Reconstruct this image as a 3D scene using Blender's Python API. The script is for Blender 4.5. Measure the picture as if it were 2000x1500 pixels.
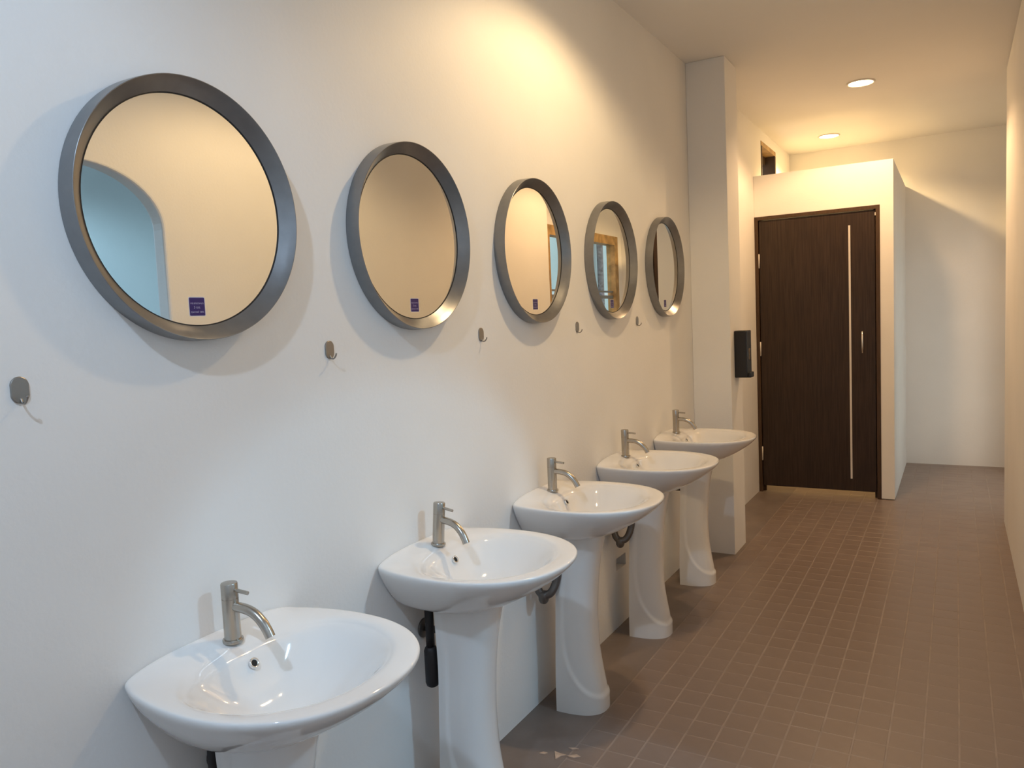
import bpy, bmesh, math, random
from mathutils import Vector, Matrix
random.seed(7)
for o in list(bpy.data.objects): bpy.data.objects.remove(o, do_unlink=True)
scene = bpy.context.scene
C = scene.collection

# ------------------------------------------------------------------ camera
cam_d = bpy.data.cameras.new('camera'); cam = bpy.data.objects.new('camera', cam_d); C.objects.link(cam)
cam_d.sensor_fit = 'HORIZONTAL'; cam_d.sensor_width = 36.0; cam_d.lens = 1506.86 / 2000 * 36.0
cam_d.clip_start = 0.02
CAM = Vector((1.315, 0.0, 1.390))
RT = Vector((0.86672749, 0.49673422, -0.04515057)); UP = Vector((-0.00105443, 0.0923462, 0.9957264)); FW = Vector((-0.49878087, 0.86297583, -0.08056276))
cam.matrix_world = Matrix(((RT.x, UP.x, -FW.x, CAM.x), (RT.y, UP.y, -FW.y, CAM.y), (RT.z, UP.z, -FW.z, CAM.z), (0, 0, 0, 1)))
scene.camera = cam

# ------------------------------------------------------------------ world / exposure
world = bpy.data.worlds.new('world'); scene.world = world; world.use_nodes = True
SKY = (2.05, 1.65, 1.42)
world.node_tree.nodes['Background'].inputs[0].default_value = (*[c / max(max(SKY), 1e-6) for c in SKY], 1)
world.node_tree.nodes['Background'].inputs[1].default_value = max(SKY)
vs = scene.view_settings
vs.view_transform = 'Standard'; vs.look = 'None'; vs.gamma = 1.0; vs.use_curve_mapping = False
vs.exposure = 0.0

# lamp colours times watts (r, g, b)
LAMP = {
    'door': (51.0, 31.5, 15.5),
    'cubicle': (60.0, 39.0, 17.0),
    'mid': (41.5, 29.0, 15.2),
    'near': (33.5, 44.5, 58.0),
    'side': (36.0, 60.0, 82.0),
    'side_fill': (6.5, 12.0, 15.5),
}

# ------------------------------------------------------------------ materials
def mat(name, col, rough=0.5, metal=0.0, spec=0.5, coat=0.0, noise=None, bump=None, emit=None, aniso=0.0, trans=0.0):
    """noise=(scale, amount, (sx,sy,sz)) value variation; bump=(scale, strength, dist)"""
    m = bpy.data.materials.new(name); m.use_nodes = True
    nt = m.node_tree; b = nt.nodes['Principled BSDF']
    b.inputs['Base Color'].default_value = (*col, 1); b.inputs['Roughness'].default_value = rough
    b.inputs['Metallic'].default_value = metal; b.inputs['Specular IOR Level'].default_value = spec
    b.inputs['Coat Weight'].default_value = coat; b.inputs['Coat Roughness'].default_value = 0.05
    b.inputs['Transmission Weight'].default_value = trans
    if aniso: b.inputs['Anisotropic'].default_value = aniso
    tc = nt.nodes.new('ShaderNodeTexCoord')
    if noise:
        sc, am, st = noise
        mp = nt.nodes.new('ShaderNodeMapping'); mp.inputs['Scale'].default_value = st
        nt.links.new(tc.outputs['Object'], mp.inputs['Vector'])
        n = nt.nodes.new('ShaderNodeTexNoise'); n.inputs['Scale'].default_value = sc; n.inputs['Detail'].default_value = 5
        nt.links.new(mp.outputs['Vector'], n.inputs['Vector'])
        r = nt.nodes.new('ShaderNodeValToRGB')
        r.color_ramp.elements[0].position = 0.3; r.color_ramp.elements[1].position = 0.7
        r.color_ramp.elements[0].color = (*[c * (1 - am) for c in col], 1); r.color_ramp.elements[1].color = (*[min(1, c * (1 + am)) for c in col], 1)
        nt.links.new(n.outputs['Fac'], r.inputs['Fac']); nt.links.new(r.outputs['Color'], b.inputs['Base Color'])
    if bump:
        n = nt.nodes.new('ShaderNodeTexNoise'); n.inputs['Scale'].default_value = bump[0]; n.inputs['Detail'].default_value = 4
        nt.links.new(tc.outputs['Object'], n.inputs['Vector'])
        bp = nt.nodes.new('ShaderNodeBump'); bp.inputs['Strength'].default_value = bump[1]; bp.inputs['Distance'].default_value = bump[2]
        nt.links.new(n.outputs['Fac'], bp.inputs['Height']); nt.links.new(bp.outputs['Normal'], b.inputs['Normal'])
    if emit:
        b.inputs['Emission Color'].default_value = (*emit[0], 1); b.inputs['Emission Strength'].default_value = emit[1]
    return m

M = {}
M['wall'] = mat('wall_paint', (0.90, 0.892, 0.875), 0.7, noise=(2.2, 0.025, (1, 1, 1)), bump=(90, 0.12, 0.004), spec=0.25)
M['ceil'] = mat('ceiling_paint', (0.88, 0.865, 0.84), 0.85, noise=(1.2, 0.02, (1, 1, 1)), spec=0.2)
M['tile'] = mat('painted_tile', (0.255, 0.193, 0.162), 0.34, noise=(7, 0.10, (1, 1, 1)), bump=(60, 0.15, 0.002), spec=0.4)
M['grout'] = mat('grout', (0.32, 0.255, 0.215), 0.5, noise=(11, 0.15, (1, 1, 1)), bump=(120, 0.2, 0.002), spec=0.3)
M['screed'] = mat('painted_screed', (0.225, 0.180, 0.157), 0.42, noise=(5, 0.14, (1, 1, 1)), bump=(30, 0.25, 0.003), spec=0.4)
M['porcelain'] = mat('white_porcelain', (0.88, 0.875, 0.865), 0.07, spec=0.5, coat=0.3)
M['steel'] = mat('brushed_steel', (0.46, 0.43, 0.385), 0.27, metal=1.0, noise=(70, 0.07, (1, 1, 0.15)))
M['hook'] = mat('dull_steel', (0.34, 0.32, 0.30), 0.38, metal=0.9)
M['chrome'] = mat('chrome', (0.8, 0.8, 0.8), 0.08, metal=1.0)
M['frame'] = mat('grey_mirror_frame', (0.265, 0.268, 0.275), 0.31, metal=0.85, noise=(40, 0.05, (1, 1, 1)))
M['mirror'] = mat('mirror_silver', (0.86, 0.855, 0.82), 0.0, metal=1.0)
M['gap_shade'] = mat('gap_shade_black', (0.01, 0.01, 0.012), 0.6)  # shade of the gap between glass and frame, put into colour
M['sticker'] = mat('purple_sticker', (0.035, 0.012, 0.13), 0.4)
M['sticker_edge'] = mat('sticker_white', (0.75, 0.72, 0.75), 0.5)
M['print'] = mat('sticker_print', (0.55, 0.50, 0.68), 0.5)
M['door'] = mat('wenge_laminate', (0.036, 0.021, 0.014), 0.42, noise=(16, 0.35, (9, 9, 0.35)), spec=0.35)
M['door_frame'] = mat('door_frame_brown', (0.060, 0.030, 0.012), 0.5, noise=(20, 0.25, (5, 5, 0.5)))
M['alu'] = mat('aluminium_strip', (0.78, 0.74, 0.69), 0.4, metal=0.1)
M['wood'] = mat('window_wood', (0.42, 0.27, 0.11), 0.55, noise=(14, 0.35, (1, 1, 1)))
M['dark_wood'] = mat('dark_wood', (0.05, 0.028, 0.016), 0.6, noise=(14, 0.3, (1, 1, 1)))
M['black'] = mat('black_plastic', (0.008, 0.006, 0.006), 0.35)
M['smoke'] = mat('smoked_window', (0.16, 0.13, 0.10), 0.15)
M['trap'] = mat('grey_trap_pipe', (0.16, 0.15, 0.145), 0.32, metal=0.8)
M['hose'] = mat('dark_hose', (0.012, 0.010, 0.012), 0.5)
M['hole'] = mat('dark_hole', (0.004, 0.004, 0.004), 0.7)
M['trim'] = mat('downlight_trim', (0.75, 0.72, 0.68), 0.4)
M['chip'] = mat('chipped_paint', (0.55, 0.40, 0.30), 0.8, noise=(40, 0.2, (1, 1, 1)))
M['ext_ground'] = mat('exterior_ground', (0.42, 0.42, 0.41), 0.9, noise=(6, 0.15, (1, 1, 1)))
M['ext'] = mat('exterior_wall', (0.30, 0.50, 0.62), 0.8, noise=(3, 0.08, (1, 1, 1)))
M['pipe_moss'] = mat('weathered_pipe', (0.10, 0.12, 0.15), 0.8, noise=(25, 0.7, (1, 1, 1)))
M['win_bar'] = mat('window_bar_grey', (0.22, 0.26, 0.30), 0.5)
def glass_mat():
    m = bpy.data.materials.new('window_glass'); m.use_nodes = True; nt = m.node_tree; nt.nodes.clear()
    out = nt.nodes.new('ShaderNodeOutputMaterial'); mx = nt.nodes.new('ShaderNodeMixShader'); t = nt.nodes.new('ShaderNodeBsdfTransparent'); g = nt.nodes.new('ShaderNodeBsdfGlossy')
    mx.inputs['Fac'].default_value = 0.07
    t.inputs['Color'].default_value = (0.90, 0.96, 0.97, 1); g.inputs['Roughness'].default_value = 0.02
    nt.links.new(t.outputs['BSDF'], mx.inputs[1]); nt.links.new(g.outputs['BSDF'], mx.inputs[2]); nt.links.new(mx.outputs['Shader'], out.inputs['Surface'])
    return m
M['glass'] = glass_mat()

# ------------------------------------------------------------------ helpers
def link(name, me, m, parent=None, smooth=False):
    o = bpy.data.objects.new(name, me); C.objects.link(o)
    if m is not None:
        me.materials.clear(); me.materials.append(M[m] if isinstance(m, str) else m)
    if smooth:
        for p in me.polygons: p.use_smooth = True
    if parent: o.parent = parent
    return o
def from_bm(name, bm, m, parent=None, smooth=False, recalc=True):
    if recalc: bmesh.ops.recalc_face_normals(bm, faces=bm.faces[:])
    me = bpy.data.meshes.new(name); bm.to_mesh(me); bm.free()
    return link(name, me, m, parent, smooth)
def tag(o, label, cat=None, group=None, kind=None):
    o['label'] = label
    if cat: o['category'] = cat
    if group: o['group'] = group
    if kind: o['kind'] = kind
    return o
def thing(name, label, cat, loc=(0, 0, 0), group=None, kind=None):
    o = bpy.data.objects.new(name, None); C.objects.link(o); o.location = loc; o.empty_display_size = 0.05
    return tag(o, label, cat, group, kind)
def add_box(bm, x0, x1, y0, y1, z0, z1, bev=0.0):
    r = bmesh.ops.create_cube(bm, size=1.0)
    for v in r['verts']:
        v.co = Vector(((x0 + x1) / 2 + v.co.x * (x1 - x0), (y0 + y1) / 2 + v.co.y * (y1 - y0), (z0 + z1) / 2 + v.co.z * (z1 - z0)))
    if bev:
        es = list({e for v in r['verts'] for e in v.link_edges})
        bmesh.ops.bevel(bm, geom=es, offset=bev, segments=2, affect='EDGES', profile=0.6)
def box(name, b, m, parent=None, bev=0.0):
    bm = bmesh.new(); add_box(bm, *b, bev=bev); return from_bm(name, bm, m, parent)
def add_tube(bm, pts, radii, n=16, caps=True):
    pts = [Vector(p) for p in pts]
    if not isinstance(radii, (list, tuple)): radii = [radii] * len(pts)
    T = []
    for i in range(len(pts)):
        a = pts[max(0, i - 1)]; b = pts[min(len(pts) - 1, i + 1)]; T.append((b - a).normalized())
    ref = Vector((0, 0, 1)) if abs(T[0].z) < 0.9 else Vector((1, 0, 0))
    u = T[0].cross(ref).normalized(); rings = []
    for i, p in enumerate(pts):
        u = (u - T[i] * u.dot(T[i])).normalized(); v = T[i].cross(u)
        rings.append([bm.verts.new(p + (u * math.cos(2 * math.pi * k / n) + v * math.sin(2 * math.pi * k / n)) * radii[i]) for k in range(n)])
    for a, b in zip(rings, rings[1:]):
        for k in range(n): bm.faces.new((a[k], a[(k + 1) % n], b[(k + 1) % n], b[k]))
    if caps: bm.faces.new(rings[0][::-1]); bm.faces.new(rings[-1])
def add_lathe(bm, prof, org, axis='Z', n=48, closed=False):
    """prof: list of (radius, height)"""
    org = Vector(org); rings = []
    for r, h in prof:
        ring = []
        for k in range(n):
            a = 2 * math.pi * k / n; c, s = r * math.cos(a), r * math.sin(a)
            ring.append(bm.verts.new(org + (Vector((c, s, h)) if axis == 'Z' else Vector((h, c, s)))))
        rings.append(ring)
    seq = list(zip(rings, rings[1:])) + ([(rings[-1], rings[0])] if closed else [])
    for a, b in seq:
        for k in range(n): bm.faces.new((a[k], a[(k + 1) % n], b[(k + 1) % n], b[k]))
    if not closed:
        if prof[0][0] > 1e-6: bm.faces.new(rings[0][::-1])
        if prof[-1][0] > 1e-6: bm.faces.new(rings[-1])
def spline(pts, n):
    """Catmull-Rom through pts, n samples per span"""
    P = [Vector(p) for p in pts]; P = [P[0] * 2 - P[1]] + P + [P[-1] * 2 - P[-2]]; out = []
    for i in range(1, len(P) - 2):
        for k in range(n):
            t = k / n; a, b, c, d = P[i - 1:i + 3]
            out.append(0.5 * ((2 * b) + (c - a) * t + (2 * a - 5 * b + 4 * c - d) * t * t + (3 * b - a - 3 * c + d) * t ** 3))
    out.append(P[-2]); return out
def smoothstep(a, b, x):
    t = max(0.0, min(1.0, (x - a) / (b - a))); return t * t * (3 - 2 * t)
def panel(name, loops, fmap, t, m, parent=None):
    """slab with holes: loops = [outer, hole, ...] in 2D; fmap(u, v, w) -> xyz, w in (0, t)"""
    bm = bmesh.new()
    for w in (0.0, t):
        edges = []
        for lp in loops:
            vs_ = [bm.verts.new(fmap(u, v, w)) for u, v in lp]
            edges += [bm.edges.new((vs_[i], vs_[(i + 1) % len(vs_)])) for i in range(len(vs_))]
        bmesh.ops.triangle_fill(bm, use_beauty=True, use_dissolve=False, edges=edges)
    for lp in loops:
        for i in range(len(lp)):
            a, b = lp[i], lp[(i + 1) % len(lp)]
            bm.faces.new([bm.verts.new(fmap(*q)) for q in ((*a, 0), (*b, 0), (*b, t), (*a, t))])
    bmesh.ops.remove_doubles(bm, verts=bm.verts[:], dist=1e-5)
    return from_bm(name, bm, m, parent)
def rect(u0, u1, v0, v1): return [(u0, v0), (u1, v0), (u1, v1), (u0, v1)]
def struct(o, label, cat): return tag(o, label, cat, kind='structure')

# ------------------------------------------------------------------ key dimensions (metres)
H, W, WX = 2.783, 1.578, 1.682                  # ceiling, right wall, recessed right wall
YB, YD, YF, YR = -1.9, 6.016, 7.498, 5.66       # back wall, cubicle front, far wall, end of right wall
XP, ZP = 0.939, 2.388                            # cubicle width and height
S0, SP = 1.0127, 0.7119                          # first basin, spacing
M0, ZM = 1.027, 1.6336                           # first mirror centre

# ------------------------------------------------------------------ floor with tiles
floor = struct(box('floor', (-0.15, WX + 0.1, YB - 0.15, YF + 0.15, -0.12, -0.0006), 'grout'), 'brown painted square-tile floor of the washroom corridor', 'floor')
box('screed_strip', (-0.01, 0.2398, YB, YF, -0.02, 0.0), 'screed', floor)
box('side_room_floor', (W + 0.09, 3.7, -0.5, 4.0, -0.06, 0.0), 'screed', floor)
PX, PY, G, GY = 0.0985, 0.1002, 0.0042, 0.0028
def tile_mesh(bm, w, d, x=0.0, y=0.0):
    i = 0.0016; lo = [(x, y), (x + w, y), (x + w, y + d), (x, y + d)]; hi = [(x + i, y + i), (x + w - i, y + i), (x + w - i, y + d - i), (x + i, y + d - i)]
    a = [bm.verts.new((*p, -0.0010)) for p in lo]; b = [bm.verts.new((*p, 0.0)) for p in hi]
    bm.faces.new(b)
    for k in range(4): bm.faces.new((a[k], a[(k + 1) % 4], b[(k + 1) % 4], b[k]))
cells = []
x = 0.2417; cols = []
while x < W + 0.11: cols.append(x); x += PX
for ci, cx_ in enumerate(cols):
    y = 2.690 - 46 * PY
    while y < YF - 0.02:
        w = min(PX - G, W + 0.10 - cx_ - G)
        d = min(PY - GY, YF - y)
        p = Vector((cx_ + w / 2, y + d / 2, 0)) - CAM
        zc = p.dot(FW); vis = 0
        if zc > 0.3:
            u = 1000 + 1506.86 * p.dot(RT) / zc; v = 750 - 1506.86 * p.dot(UP) / zc
            if -20 < u < 1990 and 0 < v < 1520: vis = 1.0 / zc ** 3
        cells.append((vis, cx_ + G / 2, y + GY / 2, w, d)); y += PY
cells.sort(key=lambda c: -c[0])
shared = {}
for vis, x, y, w, d in cells[:300]:
    k = (round(w, 4), round(d, 4))
    if k not in shared:
        bm = bmesh.new(); tile_mesh(bm, w, d); bmesh.ops.recalc_face_normals(bm, faces=bm.faces[:])
        me = bpy.data.meshes.new('floor_tile'); bm.to_mesh(me); bm.free(); me.materials.append(M['tile']); shared[k] = me
    o = bpy.data.objects.new('floor_tile', shared[k]); C.objects.link(o); o.parent = floor; o.location = (x, y, random.uniform(-0.0002, 0.0002))
bm = bmesh.new()
for vis, x, y, w, d in cells[300:]: tile_mesh(bm, w, d, x, y)
o = from_bm('floor_tiles', bm, 'tile', floor); o['kind'] = 'stuff'

# ------------------------------------------------------------------ walls, ceiling
VW = (6.29, 6.85, 2.28, 2.70)                    # vent window y0 y1 z0 z1
NOTCH = (3.1305, 3.245, 0.256, 0.312)
wall_left = struct(panel('wall_left', [rect(YB, YF, -0.02, H), rect(*VW), rect(*NOTCH)], lambda u, v, w: (-w, u, v), 0.14, 'wall'), 'white plastered wall that the mirrors and washbasins hang on', 'wall')
box('notch_back', (-0.06, -0.045, 3.10, 3.27, 0.235, 0.33), 'wall', wall_left)
AC, AA, AZ, AB = 1.760, 0.357, 1.838, 0.236    # arch centre, half width, springing, rise
outer = [(YB, -0.02), (AC - AA, -0.02)] + [(AC - AA * math.cos(a * math.pi / 28), AZ + AB * math.sin(a * math.pi / 28)) for a in range(29)] + [(AC + AA, -0.02), (YR, -0.02), (YR, H), (YB, H)]
wall_right = struct(panel('wall_right', [outer], lambda u, v, w: (W + w, u, v), 0.075, 'wall'), 'cream wall with arched opening facing the mirrors', 'wall')
bv = wall_right.modifiers.new('bevel', 'BEVEL'); bv.width = 0.012; bv.segments = 3; bv.limit_method = 'ANGLE'; bv.angle_limit = math.radians(60)
WIN = (5.78, 7.38, 0.0, 2.19)
struct(panel('wall_right_recess', [rect(YR - 0.3, YF + 0.1, -0.02, H), rect(*WIN)], lambda u, v, w: (WX + w, u, v), 0.10, 'wall'), 'recessed cream wall holding the wood-framed doorway, beyond the right wall end', 'wall')
struct(box('wall_far', (-0.14, WX + 0.1, YF, YF + 0.12, -0.02, H), 'wall'), 'plain cream end wall beyond the toilet cubicle', 'wall')
struct(box('wall_back', (-0.14, WX + 0.1, YB - 0.12, YB, -0.02, H), 'wall'), 'plain wall closing the corridor behind the camera', 'wall')
struct(box('ceiling', (-0.14, WX + 0.1, YB - 0.12, YF + 0.12, H, H + 0.12), 'ceil'), 'flat cream ceiling with recessed downlights', 'ceiling')
struct(box('wall_pillar', (0.0, 0.218, 4.368, 4.630, -0.01, H), 'wall', bev=0.004), 'square pillar standing out from the mirror wall beside the soap dispenser', 'pillar')
# adjoining room behind the arch
struct(box('ceiling_side_room', (WX + 0.1, 3.77, -0.62, 4.12, H, H + 0.12), 'ceil'), 'flat ceiling of the room behind the arch', 'ceiling')
struct(box('wall_side_room', (3.65, 3.77, -0.5, 4.0, -0.02, H), 'wall'), 'far wall of the blue-lit room behind the arch', 'wall')
struct(box('wall_side_room_near', (W + 0.075, 3.77, -0.62, -0.5, -0.02, H), 'wall'), 'near end wall of the room behind the arch', 'wall')
struct(box('wall_side_room_end', (W + 0.075, 3.77, 4.0, 4.12, -0.02, H), 'wall'), 'end wall of the room behind the arch', 'wall')
# cubicle: front wall with doorway, side wall
DX0, DX1, DZ = 0.0, 0.854, 2.086
part_ = struct(panel('wall_partition', [[(0.001, -0.01), (0.0012, DZ), (DX1, DZ), (DX1, 0.006), (XP, 0.006), (XP, ZP), (0.001, ZP)]], lambda u, v, w: (u, YD + w, v), 0.09, 'wall'),
               'cream cubicle front wall around the dark door', 'wall')
struct(box('wall_partition_side', (XP - 0.09, XP, YD + 0.09, YF, -0.01, ZP), 'wall'), 'cream side wall of the toilet cubicle, lower than the ceiling', 'wall')

# ------------------------------------------------------------------ cubicle door
door = thing('door_1', 'dark brown wood-grain cubicle door with thin metal strip', 'door', (0, YD, 0), kind='structure')
jb = 0.026
bm = bmesh.new()
add_box(bm, 0.002, jb, -0.004, 0.088, 0.0, DZ - jb); add_box(bm, DX1 - jb, DX1 - 0.001, -0.004, 0.088, 0.0, DZ - jb)
df = from_bm('door_frame', bm, 'door_frame', door)
box('door_head', (0.002, DX1 - 0.001, -0.004, 0.088, DZ - jb + 0.0005, DZ - 0.001), 'door_frame', door)
leaf = box('door_panel', (jb + 0.004, DX1 - jb - 0.007, 0.010, 0.045, 0.047, DZ - jb - 0.004), 'door', door, bev=0.002)
sx = 0.656
box('metal_strip', (sx - 0.0065, sx + 0.0065, 0.007, 0.0105, 0.138, 1.962), 'alu', leaf)
bm = bmesh.new()
add_tube(bm, [(0.739, -0.035, 1.055), (0.739, -0.035, 1.21)], 0.0065, 12)
for z in (1.075, 1.185): add_tube(bm, [(0.739, 0.011, z), (0.739, -0.034, z)], 0.0055, 10)
from_bm('door_handle', bm, 'chrome', leaf, True)
for z in (1.76, 1.10, 0.30):
    bm = bmesh.new(); add_tube(bm, [(jb + 0.004, -0.001, z - 0.05), (jb + 0.004, -0.001, z + 0.05)], 0.005, 10)
    add_tube(bm, [(jb + 0.004, -0.001, z - 0.056), (jb + 0.004, -0.001, z - 0.05)], 0.0035, 8)
    from_bm('hinge', bm, 'alu', door, True)
box('light_stop', (DX1 - jb - 0.020, DX1 - jb, 0.047, 0.062, 0.0, DZ - jb), 'door_frame', door)  # unseen strips added behind the leaf to block light leaking past it
box('light_stop', (jb, jb + 0.018, 0.047, 0.062, 0.0, DZ - jb), 'door_frame', door)
box('latch_keep', (DX1 - jb - 0.006, DX1 - jb, -0.002, 0.012, 2.015, 2.035), 'alu', door)

# ------------------------------------------------------------------ windows
w1 = thing('door_2', 'wood-framed glazed doorway in the recessed wall, seen in the fourth mirror', 'door', (WX, WIN[0], WIN[2]), kind='structure')
wl, wh = WIN[1] - WIN[0], WIN[3] - WIN[2]
f = 0.085
panel('wood_frame', [[(0.001, 0.001), (f, 0.001), (f, wh - f), (wl - f, wh - f), (wl - f, 0.001), (wl - 0.001, 0.001), (wl - 0.001, wh - 0.001), (0.001, wh - 0.001)]], lambda u, v, w: (-0.012 + w, u, v), 0.09, 'wood', w1)
for z0, z1 in ((1.575, 1.605), (1.635, 1.650), (0.004, 0.10)): box('crossbar', (0.02, 0.06, f, wl - f, z0, z1), 'win_bar', w1)
box('pane', (0.036, 0.042, f, wl - f, 1.651, wh - f - 0.001), 'glass', w1)
box('pane', (0.036, 0.042, f, wl - f, 0.101, 1.574), 'glass', w1)
struct(box('floor_exterior', (WX + 0.1, 5.5, 4.2, 16.0, -0.14, -0.02), 'ext_ground'), 'grey ground outside the glazed doorway', 'ground')
ext = struct(box('wall_exterior', (3.70, 3.80, 5.5, 16.0, -0.02, 3.0), 'ext'), 'pale blue outside wall seen through the glazed doorway', 'wall')
bm = bmesh.new(); add_tube(bm, [(3.61, 11.45, 0.0), (3.61, 11.45, 2.98)], 0.05, 16)
for z in (1.2, 2.6): add_tube(bm, [(3.61, 11.45, z), (3.61, 11.45, z + 0.1)], 0.06, 16)
tag(from_bm('drain_pipe', bm, 'pipe_moss', None, True), 'weathered dark pipe on the outside wall, seen through the doorway in the fourth mirror', 'pipe')

w2 = thing('window_2', 'small high window with wood head above the cubicle', 'window', (0, VW[0], VW[2]), kind='structure')
vl, vh = VW[1] - VW[0], VW[3] - VW[2]
box('window_head', (-0.139, 0.004, 0.001, vl - 0.001, vh - 0.035, vh - 0.001), 'wood', w2)
box('window_jamb', (-0.139, 0.004, vl - 0.035, vl - 0.001, 0.036, vh - 0.036), 'dark_wood', w2)
box('window_jamb', (-0.139, 0.004, 0.001, 0.035, 0.036, vh - 0.036), 'dark_wood', w2)
box('window_sill', (-0.139, 0.004, 0.001, vl - 0.001, 0.001, 0.035), 'wood', w2)
box('sash', (-0.11, -0.075, 0.036, vl - 0.036, vh - 0.10, vh - 0.036), 'dark_wood', w2)
box('pane', (-0.10, -0.095, 0.036, vl - 0.036, 0.036, vh - 0.10), 'glass', w2)

# ------------------------------------------------------------------ downlights
def downlight(loc, label, key, group, r=0.084, soft=0.035):
    rgb = LAMP[key]; watts = max(max(rgb), 1e-6); col = tuple(c / watts for c in rgb)
    d = thing('ceiling_downlight', label, 'downlight', loc, group)
    bm = bmesh.new(); add_lathe(bm, [(r - 0.014, 0.0), (r - 0.013, -0.006), (r - 0.006, -0.009), (r, -0.004), (r, 0.0)], (0, 0, 0), n=40, closed=True)
    from_bm('trim_ring', bm, 'trim', d, True)
    bm = bmesh.new(); add_lathe(bm, [(r - 0.014, -0.001), (r - 0.02, -0.004), (0.04, -0.010), (0.02, -0.0125), (0.002, -0.013)], (0, 0, 0), n=32)
    from_bm('lens', bm, mat('downlight_lens', (0.9, 0.88, 0.82), 0.4, emit=(col, watts * 0.6)), d, True)
    l = bpy.data.lights.new('downlight_lamp', 'SPOT'); l.energy = watts; l.color = col
    l.spot_size = math.radians(SPOT[0]); l.spot_blend = SPOT[1]; l.shadow_soft_size = soft
    lo = bpy.data.objects.new('downlight_lamp', l); C.objects.link(lo); lo.parent = d; lo.location = (0, 0, -0.055)
    return d
SPOT = (150.0, 0.36)
downlight((0.796, 5.43, H), 'glowing round downlight in front of the cubicle door', 'door', 'recessed downlights')
downlight((0.415, 6.90, H), 'glowing round downlight above the cubicle, farther of the two', 'cubicle', 'recessed downlights')
downlight((0.69, 2.52, H), 'warm downlight over the middle washbasins, above the frame', 'mid', 'recessed downlights')
downlight((0.74, -0.25, H), 'cool white downlight near the camera, above the frame', 'near', 'recessed downlights')
downlight((3.00, 1.87, H), 'cool white downlight in the room behind the arch, level with the opening', 'side', 'recessed downlights', soft=0.07)
downlight((2.45, 3.05, H), 'added cool fill lamp, unseen, in the room behind the arch, farther from the camera', 'side_fill', 'recessed downlights')  # added fill lamp, brightens the side room wall seen through the arch

# ------------------------------------------------------------------ mirrors
def text_mesh(s, size):
    cu = bpy.data.curves.new('t', 'FONT'); cu.body = s; cu.size = size; cu.align_x = 'CENTER'; cu.align_y = 'CENTER'
    ob = bpy.data.objects.new('t', cu); C.objects.link(ob); bpy.context.view_layer.update()
    me = bpy.data.meshes.new_from_object(ob.evaluated_get(bpy.context.evaluated_depsgraph_get()))
    bpy.data.objects.remove(ob); return me
def make_mirror():
    t = thing('round_mirror', '', 'mirror', (0, M0, ZM), 'round grey-framed mirrors')
    bm = bmesh.new()
    add_lathe(bm, [(0.2538, 0.001), (0.2535, 0.020), (0.2522, 0.0400), (0.2517, 0.0404), (0.2508, 0.0404), (0.2500, 0.0398), (0.2380, 0.027), (0.2235, 0.0125), (0.2235, 0.008), (0.245, 0.006), (0.245, 0.001)], (0, 0, 0), 'X', 128, True)
    fr = from_bm('frame', bm, 'frame', t, True)
    e = fr.modifiers.new('edge', 'EDGE_SPLIT'); e.split_angle = math.radians(28)
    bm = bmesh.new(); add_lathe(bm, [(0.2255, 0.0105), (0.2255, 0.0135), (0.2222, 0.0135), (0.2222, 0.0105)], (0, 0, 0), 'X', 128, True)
    from_bm('shade_ring', bm, 'gap_shade', t)  # black ring stands in for the shadow gap round the glass
    bm = bmesh.new(); add_lathe(bm, [(0.2225, 0.0085), (0.2225, 0.012)], (0, 0, 0), 'X', 128)
    from_bm('glass', bm, 'mirror', t)
    # sticker
    sw, sh = 0.0385, 0.0385; sy, sz = -0.004, -0.186
    def rr(w, h, r):
        out = []
        for cx_, cz_, a0 in ((w / 2 - r, h / 2 - r, 0), (-w / 2 + r, h / 2 - r, 90), (-w / 2 + r, -h / 2 + r, 180), (w / 2 - r, -h / 2 + r, 270)):
            for k in range(5):
                a = math.radians(a0 + 22.5 * k); out.append((sy + cx_ + r * math.cos(a), sz + cz_ + r * math.sin(a)))
        return out
    st = panel('sticker', [rr(sw, sh, 0.003)], lambda u, v, w: (0.01205 + w, u, v), 0.0002, 'sticker_edge', t)
    panel('sticker_face', [rr(sw - 0.0028, sh - 0.0028, 0.0022)], lambda u, v, w: (0.01226 + w, u, v), 0.0001, 'sticker', st)
    for s, size, dz, wid in (('กระจกเงาหนา', 0.0052, 0.0065, 0.030), ('3 มม.', 0.0068, -0.0015, 0.015), ('คุณภาพดี 100%', 0.0048, -0.0105, 0.030)):
        me = text_mesh(s, size)
        xs = [v.co.x for v in me.vertices]
        if not xs: continue
        k = wid / max(1e-6, max(xs) - min(xs)); mid = (max(xs) + min(xs)) / 2
        for v in me.vertices: v.co = Vector((0.01242, sy + (v.co.x - mid) * k, sz + dz + v.co.y))
        link('print', me, 'print', st)
    return t
def copy_tree(o, parent=None):
    c = o.copy(); C.objects.link(c); c.parent = parent
    for ch in list(o.children): copy_tree(ch, c)
    return c
mir = make_mirror()
ML = ['largest-looking round grey-framed mirror nearest the camera, reflecting the blue arch',
      'second round grey-framed mirror from the camera, above the second washbasin',
      'middle of the five round grey-framed mirrors, above the third washbasin',
      'fourth round grey-framed mirror, reflecting the wood-framed doorway',
      'farthest round grey-framed mirror, next to the pillar']
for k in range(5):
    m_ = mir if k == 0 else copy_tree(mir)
    m_.location = (0, M0 + k * SP, ZM); m_['label'] = ML[k]

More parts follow.
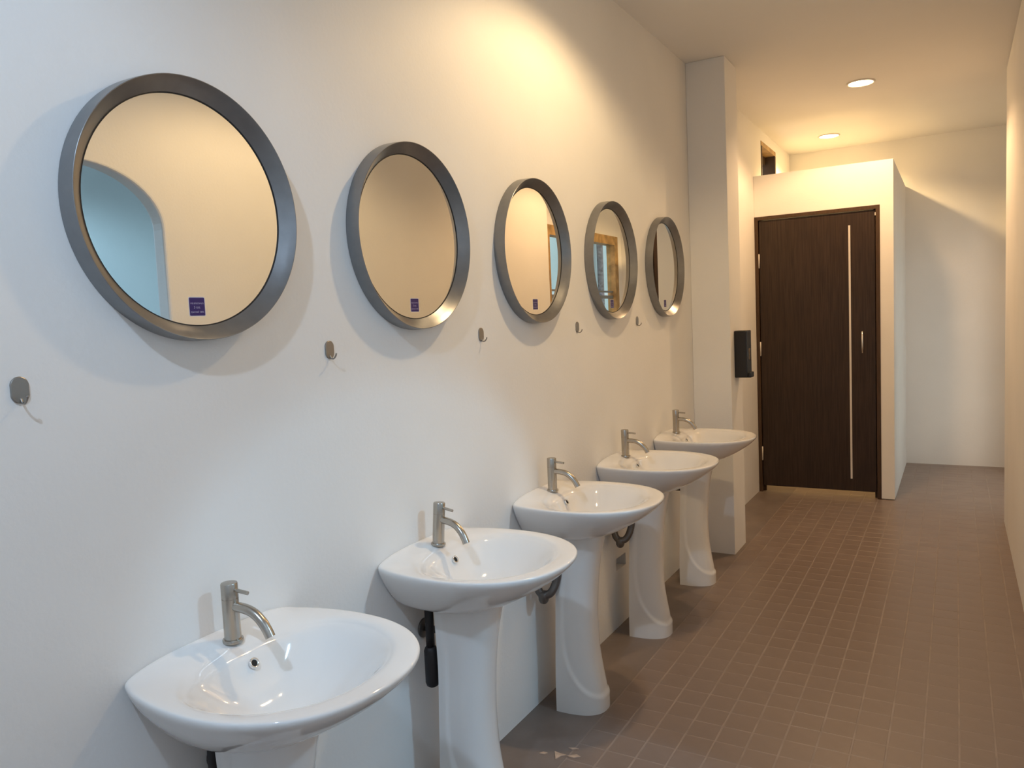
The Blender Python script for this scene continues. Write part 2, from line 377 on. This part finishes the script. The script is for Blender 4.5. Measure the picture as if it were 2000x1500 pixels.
# ------------------------------------------------------------------ wall hooks
def make_hook():
    t = thing('wall_hook', '', 'hook', (0, 0, 0), 'steel coat hooks under the mirrors')
    bm = bmesh.new(); lp = []
    for k in range(32):
        a = 2 * math.pi * (k + 0.5) / 32; c, s = math.cos(a), math.sin(a)
        lp.append((0.0145 * c, 0.0145 * s + (0.0075 if s > 0 else -0.0075)))
    a = [bm.verts.new((0.0, y, z)) for y, z in lp]; b = [bm.verts.new((0.0022, y, z)) for y, z in lp]; c = [bm.verts.new((0.003, y * 0.93, z * 0.93)) for y, z in lp]
    for r0, r1 in ((a, b), (b, c)):
        for k in range(32): bm.faces.new((r0[k], r0[(k + 1) % 32], r1[(k + 1) % 32], r1[k]))
    bm.faces.new(c); bm.faces.new(a[::-1])
    from_bm('plate', bm, 'hook', t)
    bm = bmesh.new(); add_tube(bm, spline([(0.002, 0, -0.014), (0.006, 0, -0.0205), (0.013, 0, -0.0215), (0.0195, 0, -0.016), (0.0225, 0, -0.009)], 5), 0.0019, 10)
    from_bm('prong', bm, 'hook', t, True)
    return t
hk = make_hook()
HP = [(0.6811, 1.3155), (1.3992, 1.342), (2.0902, 1.353), (2.8152, 1.356), (3.488, 1.366)]
HL = ['oval steel wall hook below and left of the nearest mirror, at the left edge',
      'oval steel wall hook between the first and second mirrors',
      'oval steel wall hook between the second and third mirrors',
      'small steel wall hook between the third and fourth mirrors',
      'small steel wall hook between the fourth and fifth mirrors']
for k in range(5):
    h_ = hk if k == 0 else copy_tree(hk)
    h_.location = (0, *HP[k]); h_['label'] = HL[k]

# ------------------------------------------------------------------ washbasins
ZR = 0.768
half = [(0.0, 0.203), (0.045, 0.221), (0.09, 0.232), (0.147, 0.2395), (0.21, 0.2405), (0.27, 0.233), (0.325, 0.215), (0.372, 0.187), (0.410, 0.150), (0.437, 0.105), (0.452, 0.054), (0.457, 0.0)]
hs = spline([(a, b, 0) for a, b in half], 3)
ihalf = [(0.098, 0.0), (0.097, 0.05), (0.102, 0.10), (0.116, 0.145), (0.145, 0.180), (0.185, 0.196), (0.235, 0.195), (0.285, 0.179), (0.333, 0.147), (0.368, 0.100), (0.387, 0.05), (0.393, 0.0)]
CX = 0.235
def full(pts): return pts + [Vector((p.x, -p.y, 0)) for p in pts[::-1][1:]]
outer_l = full(list(hs))                                            # from (0,+) round the front to (0,-)
back = [Vector((0, -0.203 + 0.406 * k / 14, 0)) for k in range(1, 14)]
outer_l = outer_l + back
inner_curve = full(spline([(a, b, 0) for a, b in ihalf[::-1]], 8))  # front -> back, then mirrored
inner_curve = inner_curve[:-1]
def inner_at(p):
    a = math.atan2(p.y, p.x - CX); best = None
    n = len(inner_curve)
    for i in range(n):
        q0, q1 = inner_curve[i], inner_curve[(i + 1) % n]
        a0 = math.atan2(q0.y, q0.x - CX); a1 = math.atan2(q1.y, q1.x - CX)
        d = (a1 - a0 + math.pi) % (2 * math.pi) - math.pi; e = (a - a0 + math.pi) % (2 * math.pi) - math.pi
        if abs(d) > 1e-9 and -1e-6 <= e / d <= 1 + 1e-6: return q0.lerp(q1, e / d)
    return min(inner_curve, key=lambda q: abs((math.atan2(q.y, q.x - CX) - a + math.pi) % (2 * math.pi) - math.pi))
inner_l = [inner_at(p) for p in outer_l]
def raise_(p):
    return 0.020 * max(0.0, 1 - p.x / 0.10) ** 1.3 * max(0.0, 1 - (abs(p.y) / 0.205) ** 4)
def make_basin(parent):
    bm = bmesh.new(); N = len(outer_l); rings = []
    for k, z in ((0.36, 0.630), (0.50, 0.634), (0.617, 0.645), (0.70, 0.661), (0.78, 0.682), (0.86, 0.704), (0.93, 0.727), (0.978, 0.747), (0.996, 0.757)):
        rings.append([Vector((p.x * k, p.y * k, z)) for p in outer_l])
    rings.append([Vector((p.x, p.y, ZR - 0.004 + raise_(p))) for p in outer_l])
    for t, dz in ((0.03, 0.0), (0.10, 0.0012), (0.40, 0.0008), (0.68, -0.0008), (0.83, -0.0042), (0.93, -0.0088)):
        r = []
        for p, q in zip(outer_l, inner_l):
            v = p.lerp(q, t); r.append(Vector((v.x, v.y, ZR + dz + raise_(v))))
        rings.append(r)
    for s, steep, gentle in ((0.0, 0.0130, 0.0105), (0.04, 0.0225, 0.0160), (0.10, 0.040, 0.0265), (0.18, 0.060, 0.043), (0.30, 0.082, 0.067), (0.45, 0.099, 0.090), (0.62, 0.110, 0.107), (0.80, 0.116, 0.116), (0.90, 0.119, 0.119)):
        r = []
        for q in inner_l:
            w = smoothstep(0.19, 0.105, q.x) * (1 - smoothstep(0.05, 0.17, abs(q.y)))
            r.append(Vector((q.x + (0.225 - q.x) * s, q.y * (1 - s), ZR - (steep * w + gentle * (1 - w)))))
        rings.append(r)
    vr = [[bm.verts.new(v) for v in r] for r in rings]
    for a, b in zip(vr, vr[1:]):
        for k in range(N): bm.faces.new((a[k], a[(k + 1) % N], b[(k + 1) % N], b[k]))
    bm.faces.new(vr[0][::-1]); bm.faces.new(vr[-1])
    o = from_bm('basin', bm, 'porcelain', parent, True)
    s = o.modifiers.new('sub', 'SUBSURF'); s.levels = 1; s.render_levels = 1
    # overflow ring and drain
    nrm = Vector((0.86, 0, 0.5)).normalized(); ctr = Vector((0.1105, 0.002, 0.7395))
    up = Vector((0, 1, 0)); vv = nrm.cross(up)
    bm = bmesh.new(); n = 24; pr = [(0.0105, -0.004), (0.0108, 0.0012), (0.0095, 0.0022), (0.0066, 0.0014), (0.0062, -0.003)]
    rr_ = [[bm.verts.new(ctr + nrm * h + (up * math.cos(2 * math.pi * k / n) + vv * math.sin(2 * math.pi * k / n)) * r) for k in range(n)] for r, h in pr]
    for a, b in zip(rr_, rr_[1:]):
        for k in range(n): bm.faces.new((a[k], a[(k + 1) % n], b[(k + 1) % n], b[k]))
    from_bm('overflow_ring', bm, 'chrome', o, True)
    bm = bmesh.new(); bm.faces.new([bm.verts.new(ctr + nrm * 0.0004 + (up * math.cos(2 * math.pi * k / n) + vv * math.sin(2 * math.pi * k / n)) * 0.0068) for k in range(n)])
    from_bm('overflow_hole', bm, 'hole', o)
    bm = bmesh.new(); add_lathe(bm, [(0.012, 0.6475), (0.013, 0.6515), (0.019, 0.652), (0.021, 0.650), (0.021, 0.648)], (0.225, 0, 0), n=32)
    from_bm('drain', bm, 'chrome', o, True)
    return o
PF = [(0.0, 0.240), (0.03, 0.241), (0.065, 0.240), (0.10, 0.233), (0.138, 0.226), (0.211, 0.215), (0.30, 0.211), (0.342, 0.211), (0.436, 0.217), (0.53, 0.227), (0.60, 0.242), (0.648, 0.256)]
def front_x(z):
    for (a, xa), (b, xb) in zip(PF, PF[1:]):
        if z <= b: return xa + (xb - xa) * (z - a) / (b - a)
    return PF[-1][1]
def make_pedestal(parent):
    bm = bmesh.new(); NU, NZ = 84, 110; rows = []
    for j in range(NZ + 1):
        z = 0.648 * j / NZ; fx = sum(front_x(max(0, min(0.648, z + d))) for d in (-0.03, -0.015, 0, 0.015, 0.03)) / 5
        hw = 0.083 + 0.007 * smoothstep(0.25, 0.0, z) + 0.012 * smoothstep(0.42, 0.648, z); bx = 0.082 + 0.016 * smoothstep(0.1, 0.62, z)
        row = []
        for i in range(NU + 1):
            t = i / NU; a = math.pi * (t - 0.5)                      # -90..90 deg round the front
            e = 0.72
            ca, sa = abs(math.cos(a)) ** e, math.copysign(abs(math.sin(a)) ** 0.80, math.sin(a))
            # raised border: beside the back edge and below a U-shaped line
            s = abs(2 * t - 1)                                       # 0 front, 1 back edge
            dz_ = max(0.0, 0.355 - z) / 0.295
            ff = ((s / 0.93) ** 3 + dz_ ** 3) ** (1 / 3) - 1.0              # superellipse: < 0 inside the front panel
            prd = 0.0050 * smoothstep(-0.035, 0.035, ff) + 0.0016 * math.exp(-((ff - 0.02) / 0.035) ** 2)
            row.append(bm.verts.new((bx + (fx - bx - 0.0045 + prd) * ca, (hw - 0.0045 + prd) * sa, z)))
        rows.append(row)
    for a, b in zip(rows, rows[1:]):
        for i in range(NU): bm.faces.new((a[i], a[i + 1], b[i + 1], b[i]))
        bm.faces.new((a[NU], a[0], b[0], b[NU]))
    bm.faces.new(rows[0]); bm.faces.new(rows[-1][::-1])
    o = from_bm('pedestal', bm, 'porcelain', parent, True)
    e = o.modifiers.new('edge', 'EDGE_SPLIT'); e.split_angle = math.radians(50)
    return o
def make_faucet(parent):
    f = bpy.data.objects.new('faucet', None); C.objects.link(f); f.parent = parent; f.location = (0.056, 0, 0.7755); f.empty_display_size = 0.03
    bm = bmesh.new(); add_lathe(bm, [(0.0205, 0.0), (0.0205, 0.005), (0.0195, 0.0068), (0.0168, 0.0070)], (0, 0, 0), n=32)
    add_lathe(bm, [(0.0165, 0.005), (0.0165, 0.0890)], (0, 0, 0), n=32)
    b = from_bm('faucet_body', bm, 'steel', f, True); e = b.modifiers.new('e', 'EDGE_SPLIT'); e.split_angle = math.radians(40)
    bm = bmesh.new(); add_lathe(bm, [(0.0158, 0.0885), (0.0158, 0.0908), (0.0166, 0.0910), (0.0166, 0.1185), (0.0155, 0.1205), (0.010, 0.1213), (0.003, 0.1215)], (0, 0, 0), n=32)
    add_tube(bm, [(0.014, 0, 0.1075), (0.0490, 0, 0.1045)], 0.0038, 12)
    b = from_bm('faucet_handle', bm, 'steel', f, True); e = b.modifiers.new('e', 'EDGE_SPLIT'); e.split_angle = math.radians(40)
    bm = bmesh.new()
    add_tube(bm, spline([(0.008, 0, 0.0735), (0.040, 0, 0.0715), (0.062, 0, 0.0650), (0.080, 0, 0.0520), (0.092, 0, 0.0370), (0.1005, 0, 0.0225)], 5), 0.0100, 20)
    b = from_bm('faucet_spout', bm, 'steel', f, True); e = b.modifiers.new('e', 'EDGE_SPLIT'); e.split_angle = math.radians(50)
    return f
def sub_empty(name, t):
    e = bpy.data.objects.new(name, None); C.objects.link(e); e.parent = t; e.empty_display_size = 0.03; return e
def make_trap(t, kind):
    tr = sub_empty('drain_trap', t); bm = bmesh.new()
    if kind == 'bend':
        add_tube(bm, spline([(0.115, -0.060, 0.640), (0.112, -0.084, 0.55), (0.106, -0.094, 0.485), (0.092, -0.112, 0.444), (0.068, -0.124, 0.434), (0.046, -0.122, 0.450), (0.030, -0.110, 0.486), (0.004, -0.104, 0.500)], 6), 0.0145, 14)
        from_bm('trap_pipe', bm, 'trap', tr, True)
        bm = bmesh.new(); add_lathe(bm, [(0.036, 0.0), (0.036, 0.003), (0.030, 0.007), (0.017, 0.009)], (0.0, -0.104, 0.500), 'X', 24)
        from_bm('wall_flange', bm, 'trap', tr, True)
        bm = bmesh.new(); add_lathe(bm, [(0.010, 0.404), (0.014, 0.408), (0.018, 0.416), (0.019, 0.440), (0.014, 0.446)], (0.066, -0.122, 0), n=20)
        from_bm('clean_out_cap', bm, 'trap', tr, True)
    elif kind == 'bottle':
        add_tube(bm, [(0.064, -0.072, 0.650), (0.064, -0.072, 0.50)], 0.012, 14)
        add_lathe(bm, [(0.010, 0.398), (0.016, 0.402), (0.019, 0.412), (0.019, 0.500), (0.016, 0.508), (0.013, 0.512)], (0.064, -0.072, 0), n=24)
        from_bm('trap_pipe', bm, 'hose', tr, True)
    else:
        add_tube(bm, [(0.004, -0.060, 0.500), (0.105, -0.060, 0.500)], 0.015, 14); add_tube(bm, [(0.098, -0.060, 0.500), (0.098, -0.060, 0.645)], 0.014, 14)
        from_bm('trap_pipe', bm, 'trap', tr, True)
        bm = bmesh.new(); add_lathe(bm, [(0.032, 0.0), (0.032, 0.003), (0.026, 0.007), (0.017, 0.009)], (0.0, -0.060, 0.500), 'X', 24)
        from_bm('wall_flange', bm, 'trap', tr, True)
    bm = bmesh.new(); add_tube(bm, spline([(0.080, -0.050, 0.660), (0.078, -0.050, 0.60), (0.066, -0.030, 0.545), (0.048, -0.014, 0.533)], 5), 0.0075, 10)
    from_bm('supply_hose', bm, 'hose', t, True)
    va = sub_empty('supply_valve', t)
    bm = bmesh.new(); add_tube(bm, [(0.0, -0.014, 0.533), (0.052, -0.014, 0.533)], 0.010, 12)
    from_bm('valve_body', bm, 'trap', va, True)
    bm = bmesh.new(); add_lathe(bm, [(0.028, 0.0), (0.028, 0.003), (0.023, 0.006), (0.010, 0.008)], (0, -0.014, 0.533), 'X', 24)
    from_bm('valve_flange', bm, 'trap', va, True)
def make_sink():
    t = thing('pedestal_washbasin', '', 'washbasin', (0, S0, 0), 'white pedestal washbasins')
    make_basin(t); make_pedestal(t); make_faucet(t)
    return t
sink = make_sink()
SL = ['white pedestal washbasin nearest the camera, cut off by the bottom edge',
      'second white pedestal washbasin from the camera, its foot cut off by the frame',
      'middle one of the five white pedestal washbasins',
      'fourth white pedestal washbasin, beside the small notch in the wall',
      'farthest white pedestal washbasin, next to the pillar']
FROT = [(0, 0, 4), (-3, 3, -6), (0, 0, 0), (1.5, 0, 2), (1.5, 0, 3)]
sinks = [sink] + [copy_tree(sink) for k in range(4)]
for k in range(5):
    s_ = sinks[k]; make_trap(s_, ['bottle', 'bottle', 'bend', 'bend', 'stub'][k])
    s_.location = (0, S0 + k * SP, 0); s_['label'] = SL[k]
    for ch in s_.children:
        if ch.name.startswith('faucet'): ch.rotation_euler = tuple(math.radians(a) for a in FROT[k])

# ------------------------------------------------------------------ soap dispenser on the pillar
d = thing('soap_dispenser', 'black wall-mounted soap dispenser on the pillar side', 'dispenser', (0.218, 4.500, 1.012))
box('dispenser_body', (0.0, 0.072, -0.055, 0.055, 0.0, 0.268), 'black', d, bev=0.006)
box('push_bar', (0.050, 0.088, -0.040, 0.040, -0.001, 0.030), 'black', d, bev=0.005)
box('level_window', (0.0705, 0.0735, -0.018, 0.018, 0.10, 0.165), 'smoke', d, bev=0.001)

# ------------------------------------------------------------------ chipped floor paint, built as thin raised pieces
def chip(cx_, cy_, pts, label, name='chipped_paint'):
    o = panel(name, [[(px, py) for px, py in pts]], lambda u, v, w: (u, v, w), 0.003, 'chip'); o.location = (cx_, cy_, 0.0003)
    tag(o, label, 'chipped paint', 'patches of chipped floor paint')
chip(0.211, 2.097, [(-0.018, 0.012), (0.004, -0.026), (0.012, -0.004), (0.026, 0.010), (0.004, 0.008)], 'largest pale patch of chipped paint on the floor beside the second pedestal')
chip(0.262, 2.112, [(-0.022, -0.012), (0.002, -0.010), (0.020, 0.004), (0.004, 0.010), (-0.008, 0.002)], 'flat pale patch of chipped paint, rightmost on the floor beside the second pedestal')
chip(0.240, 2.150, [(-0.016, -0.004), (0.0, -0.006), (0.018, 0.004), (0.004, 0.006)], 'narrow pale patch of chipped paint farthest from the second pedestal foot')
chip(0.165, 2.085, [(-0.012, -0.008), (0.006, -0.004), (0.012, 0.006), (-0.004, 0.006)], 'smallest pale patch of chipped paint, closest to the second pedestal foot')
